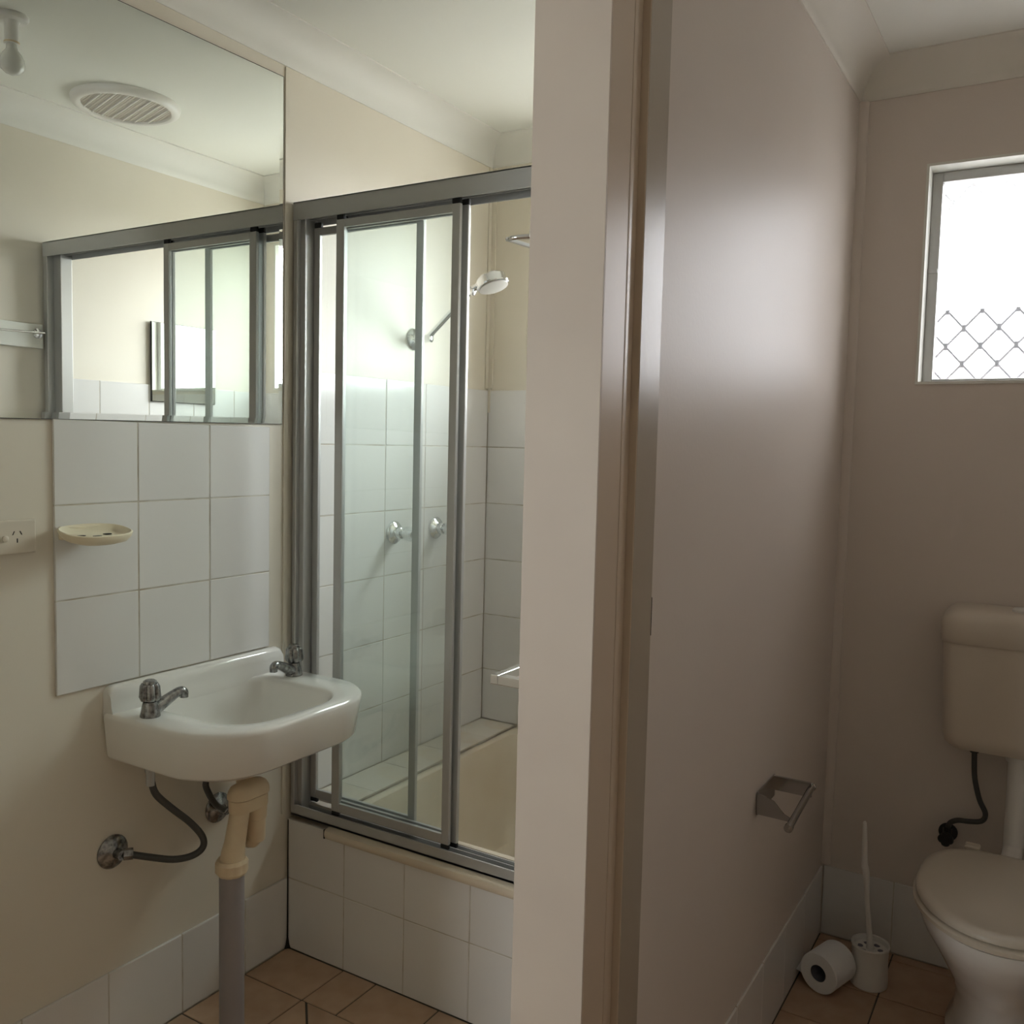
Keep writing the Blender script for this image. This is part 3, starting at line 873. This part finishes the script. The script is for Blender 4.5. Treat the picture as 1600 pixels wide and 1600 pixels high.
def half_oval(xd, yw, z, cxo=0.0, n=28):
    pts = []
    for k in range(n):
        a = 2 * PI * k / n
        xo = xd * math.copysign(abs(math.cos(a)) ** 0.8, math.cos(a))
        pts.append((XLT + 0.050 + cxo + xo, -0.607 + yw * math.copysign(abs(math.sin(a)) ** 0.8, math.sin(a)), 1.197 + (z - 1.195) * 0.85 - 0.20 * xo))
    return pts


b = B()
b.loft([half_oval(0.028, 0.045, 1.180), half_oval(0.040, 0.066, 1.187), half_oval(0.047, 0.075, 1.200), half_oval(0.048, 0.077, 1.208), half_oval(0.045, 0.074, 1.2095), half_oval(0.042, 0.070, 1.206), half_oval(0.036, 0.060, 1.196), half_oval(0.02, 0.035, 1.1945)])
b.build('tray', 'cream_plastic', t, smooth=50)
B().box((XLT + 0.0005, -0.660, 1.188), (XLT + 0.012, -0.556, 1.216), 0.003).build('back_plate', 'cream_plastic', t)
for q, (dx, dy) in enumerate(((0.045, -0.03), (0.055, 0.0), (0.045, 0.03))):
    B().lathe([(0.009, 0.0), (0.009, 0.0008)], (XLT + dx, -0.607 + dy, 1.1970 - 0.2 * (dx - 0.05)), n=16).build('drain_hole', 'dark', t)

t = thing('power_socket', 'off-white wall socket with three-pin slots left of the splashback', 'socket', (XL, -0.77, 1.167))
M['warm_white'] = mat('aged_white_socket_plastic', (0.66, 0.60, 0.50), 0.4)
B().box((XL + 0.0003, -0.824, 1.167), (XL + 0.010, -0.708, 1.235), 0.003).build('plate', 'warm_white', t)
for yy, zz, ang in ((-0.755, 1.209, -0.45), (-0.740, 1.209, 0.45), (-0.7475, 1.194, 0.0)):
    c, s = math.cos(ang), math.sin(ang)
    b = B()
    b.loft([[(x, yy + p * c - q_ * s, zz + p * s * 0 + q_ * c) for p, q_ in ((-0.0011, -0.0042), (0.0011, -0.0042), (0.0011, 0.0042), (-0.0011, 0.0042))] for x in (XL + 0.0095, XL + 0.0104)])
    b.build('pin_slot', 'dark', t)
B().lathe([(0.0065, 0.0), (0.0065, 0.003), (0.004, 0.0042), (0.0, 0.0042)], (XL + 0.0098, -0.772, 1.199), (1, 0, 0), n=18).build('screw_cap', 'warm_white', t, smooth=40)
B().box((XL + 0.0098, -0.806, 1.191), (XL + 0.0135, -0.792, 1.209), 0.0015).build('switch', 'warm_white', t)

# ------------------------------------------------------------------ toilet
to = thing('toilet', 'white toilet pan with closed ivory seat below the window', 'toilet', (1.705, 0.55, 0.0))
TXC = 1.705


def oval(a, bf, bb, cy, z, nf=2.0, nb=2.6, n=48, cx=TXC):
    pts = []
    for k in range(n):
        t_ = 2 * PI * k / n
        c, s = math.cos(t_), math.sin(t_)
        e = nf if s < 0 else nb
        bbv = bf if s < 0 else bb
        pts.append((cx + a * math.copysign(abs(c) ** (2 / e), c), cy + bbv * math.copysign(abs(s) ** (2 / e), s), z))
    return pts


b = B()
b.loft([oval(0.112, 0.15, 0.17, 0.655, 0.0), oval(0.112, 0.15, 0.17, 0.655, 0.02), oval(0.095, 0.14, 0.16, 0.650, 0.06), oval(0.092, 0.14, 0.16, 0.640, 0.13), oval(0.108, 0.17, 0.18, 0.60, 0.20),
        oval(0.138, 0.205, 0.20, 0.56, 0.28), oval(0.162, 0.228, 0.22, 0.525, 0.34), oval(0.172, 0.232, 0.23, 0.515, 0.372), oval(0.172, 0.232, 0.23, 0.515, 0.385), oval(0.165, 0.225, 0.225, 0.515, 0.388)])
b.build('pan', 'porcelain', to, smooth=50)
se = B().loft([oval(0.176, 0.232, 0.215, 0.510, 0.3885, nb=3), oval(0.184, 0.240, 0.222, 0.510, 0.394, nb=3), oval(0.184, 0.240, 0.222, 0.510, 0.402, nb=3), oval(0.178, 0.234, 0.217, 0.510, 0.4065, nb=3)]).build('seat', 'seat_plastic', to, smooth=40)
B().loft([oval(0.170, 0.226, 0.216, 0.512, 0.4066, nb=3), oval(0.178, 0.234, 0.222, 0.512, 0.411, nb=3), oval(0.178, 0.234, 0.222, 0.512, 0.419, nb=3), oval(0.172, 0.228, 0.217, 0.512, 0.4245, nb=3), oval(0.155, 0.208, 0.198, 0.512, 0.427, nb=3), oval(0.150, 0.202, 0.192, 0.512, 0.4255, nb=3), oval(0.08, 0.12, 0.11, 0.512, 0.431, nb=3), oval(0.01, 0.02, 0.02, 0.512, 0.433)]).build('lid', 'seat_plastic', to, smooth=50)
for sx in (-1, 1):
    B().box((TXC + sx * 0.08 - 0.018, 0.728, 0.392), (TXC + sx * 0.08 + 0.018, 0.757, 0.430), 0.004).build('hinge', 'seat_plastic', to)
B().lathe([(0.030, 0.0), (0.032, 0.01), (0.032, 0.035), (0.026, 0.05)], (TXC, 0.72, 0.352), (0, 0.95, 0.30), n=24).build('pan_collar', 'white_plastic', to, smooth=40)

ci = thing('cistern', 'off-white plastic cistern on the wall above the toilet pan', 'cistern', (TXC, 0.84, 0.65))
CX0, CX1, CY0, CY1 = 1.520, 1.890, 0.765, YT


def rr2(x0, x1, y0, y1, r, z):
    return rrect(x0, x1, y0, y1, r, z, 8)


b = B()
b.loft([rr2(CX0 + 0.060, CX1 - 0.060, CY0 + 0.045, CY1 - 0.004, 0.03, 0.650), rr2(CX0 + 0.034, CX1 - 0.034, CY0 + 0.022, CY1 - 0.002, 0.032, 0.654), rr2(CX0 + 0.020, CX1 - 0.020, CY0 + 0.012, CY1 - 0.001, 0.034, 0.668), rr2(CX0 + 0.014, CX1 - 0.014, CY0 + 0.007, CY1 - 0.001, 0.034, 0.690), rr2(CX0 + 0.004, CX1 - 0.004, CY0 + 0.004, CY1 - 0.001, 0.034, 0.929)])
b.build('tank', 'warm_plastic', ci, smooth=40)
b = B()
b.loft([rr2(CX0, CX1, CY0, CY1 - 0.0008, 0.036, 0.9295), rr2(CX0 - 0.003, CX1 + 0.003, CY0 - 0.003, CY1 - 0.0008, 0.036, 0.936), rr2(CX0 - 0.002, CX1 + 0.002, CY0 - 0.002, CY1 - 0.0008, 0.036, 0.985), rr2(CX0 + 0.006, CX1 - 0.006, CY0 + 0.006, CY1 - 0.001, 0.036, 1.005), rr2(CX0 + 0.018, CX1 - 0.018, CY0 + 0.018, CY1 - 0.004, 0.032, 1.014), rr2(CX0 + 0.036, CX1 - 0.036, CY0 + 0.036, CY1 - 0.010, 0.025, 1.016)])
b.build('lid', 'warm_plastic', ci, smooth=40)
B().lathe([(0.030, 0.0), (0.030, 0.006), (0.026, 0.009), (0.0, 0.0095)], (TXC, 0.84, 1.0155), n=28).build('flush_button', 'white_plastic', ci, smooth=40)
B().lathe([(0.030, 0.0), (0.030, 0.018)], (TXC + 0.006, 0.842, 0.632), n=20).tube([(TXC + 0.006, 0.842, 0.640), (TXC + 0.006, 0.842, 0.44), (TXC + 0.006, 0.838, 0.405), (TXC + 0.004, 0.815, 0.390), (TXC, 0.775, 0.3755)], 0.0235, n=22, smooth=5).build('flush_pipe', 'white_plastic', ci, smooth=50)
t = thing('inlet_hose', 'black flexible hose from cistern base to wall valve', 'hose', (1.56, 0.89, 0.36))
B().tube([(1.607, 0.87, 0.648), (1.608, 0.87, 0.62), (1.612, 0.87, 0.561), (1.626, 0.87, 0.505), (1.642, 0.87, 0.470), (1.634, 0.87, 0.448), (1.605, 0.87, 0.440), (1.578, 0.872, 0.436), (1.560, 0.874, 0.424), (1.556, 0.876, 0.408)], 0.0068, n=10, smooth=5).build('hose', 'hose', t, smooth=60)
B().lathe([(0.011, 0.0), (0.011, 0.022)], (1.607, 0.87, 0.628), n=8).build('upper_nut', 'hose', t, smooth=30)
b = B()
b.lathe([(0.024, 0.0), (0.024, 0.004), (0.014, 0.008), (0.011, 0.012), (0.011, 0.048)], (1.553, YT - 0.0005, 0.382), (0, -1, 0), n=22).lathe([(0.012, 0.0), (0.012, 0.036)], (1.555, 0.876, 0.374), n=8)
lobed(b, (1.553, 0.874, 0.382), (0, -1, 0), 0.018, 0.020, 0.020, 4, 0.2)
b.build('stop_valve', 'rubber', t, smooth=35)

# paper holder
t = thing('paper_holder', 'empty chrome toilet paper holder on the semi-gloss wall', 'holder', (XT, 0.25, 0.61))
B().box((XT + 0.0004, 0.196, 0.600), (XT + 0.004, 0.335, 0.652), 0.001).build('back_plate', 'dullchrome', t)
b = B()
b.loft([[(XT + 0.002, y, 0.604), (XT + 0.040, y, 0.604), (XT + 0.074, y, 0.603), (XT + 0.075, y, 0.612), (XT + 0.062, y, 0.618), (XT + 0.050, y, 0.630), (XT + 0.040, y, 0.641), (XT + 0.022, y, 0.647), (XT + 0.002, y, 0.651)] for y in (0.191, 0.195)])
b.build('front_flap', 'dullchrome', t)
B().box((XT + 0.002, 0.322, 0.618), (XT + 0.090, 0.328, 0.652), 0.001).build('arm', 'dullchrome', t)
B().lathe([(0.0, 0.0), (0.0095, 0.0), (0.0095, 0.003), (0.0075, 0.004), (0.0075, 0.196), (0.0092, 0.197), (0.0092, 0.208), (0.0, 0.209)], (XT + 0.088, 0.335, 0.640), (0.0, -1, -0.13), n=18).build('rod', 'dullchrome', t, smooth=35)

# toilet roll and brush on the floor
ro = Vector((1.296, 0.600, 0.053))
axr = Vector((0.3, 0.954, 0)).normalized()
t = thing('toilet_roll', 'white toilet paper roll lying on its side on the floor', 'toilet roll', (1.31, 0.645, 0.0))
B().lathe([(0.0215, 0.0), (0.050, 0.0), (0.0525, 0.002), (0.0525, 0.098), (0.050, 0.100), (0.0215, 0.100)], ro, axr, n=40, cap0=False, cap1=False).build('paper', 'paper', t, smooth=35)
B().lathe([(0.0216, 0.0008), (0.0216, 0.099), (0.0200, 0.099), (0.0200, 0.060), (0.0, 0.060), (0.0, 0.058), (0.0200, 0.058), (0.0200, 0.0008)], ro, axr, n=32, cap0=False, cap1=False).build('core', 'card', t, smooth=35)
b = B()
side = axr.cross(Vector((0, 0, 1)))
P0 = ro - side * 0.035 + Vector((0, 0, -0.0425))
strip = []
for k in range(7):
    s = k / 6
    strip.append((P0 - side * 0.055 * s + Vector((0, 0, 0.002 + 0.014 * math.sin(s * 2.6))), 0.02 + 0.075 * (1 - s * 0.4)))
rings = []
for p, wd in strip:
    rings.append([p + axr * (0.005 + 0.01), p + axr * (0.005 + wd), p + axr * (0.005 + wd) + Vector((0, 0, 0.0012)), p + axr * 0.015 + Vector((0, 0, 0.0012))])
b.loft(rings)
b.build('loose_sheet', 'paper', t, smooth=60)

t = thing('toilet_brush', 'white toilet brush standing in its pot behind the paper roll', 'toilet brush', (1.400, 0.705, 0.0))
c = (1.401, 0.722, 0.0)
B().lathe([(0.0, 0.004), (0.044, 0.0), (0.047, 0.003), (0.0475, 0.02), (0.045, 0.07), (0.0465, 0.104), (0.049, 0.108), (0.048, 0.112), (0.044, 0.111), (0.042, 0.098), (0.0, 0.096)], c, n=36).build('pot', 'white_plastic', t, smooth=40)
for k in range(6):
    a = 2 * PI * k / 6
    B().lathe([(0.008, 0.0), (0.008, 0.001)], (c[0] + 0.026 * math.cos(a), c[1] + 0.026 * math.sin(a), 0.0965), n=12).build('slot', 'card', t)
B().tube([(1.401, 0.722, 0.096), (1.397, 0.720, 0.14), (1.388, 0.712, 0.23), (1.382, 0.714, 0.30), (1.378, 0.716, 0.315), (1.376, 0.717, 0.33), (1.373, 0.718, 0.40), (1.371, 0.719, 0.432), (1.370, 0.719, 0.437)], [0.011, 0.0065, 0.006, 0.0085, 0.0095, 0.008, 0.006, 0.005, 0.001], n=14, smooth=4).build('handle', 'white_plastic', t, smooth=60)

# unseen hall window, added to light the partition end and bath front
w3 = bpy.data.objects.new('window_3', None)
C.objects.link(w3)
w3.location = ((HX0 + HX1) / 2, YH, HZ0)
struct(w3, 'small hall window behind the viewer', 'window')
b = B()
b.box((HX0, YH - 0.12, HZ0), (HX0 + 0.015, YH + 0.01, HZ1)).box((HX1 - 0.015, YH - 0.12, HZ0), (HX1, YH + 0.01, HZ1))
b.box((HX0 + 0.015, YH - 0.12, HZ0), (HX1 - 0.015, YH + 0.01, HZ0 + 0.015)).box((HX0 + 0.015, YH - 0.12, HZ1 - 0.015), (HX1 - 0.015, YH + 0.01, HZ1))
b.build('frame', 'trimwhite', w3)
B().box((HX0 + 0.015, YH - 0.08, HZ0 + 0.015), (HX1 - 0.015, YH - 0.076, HZ1 - 0.015)).build('pane', 'pane', w3)
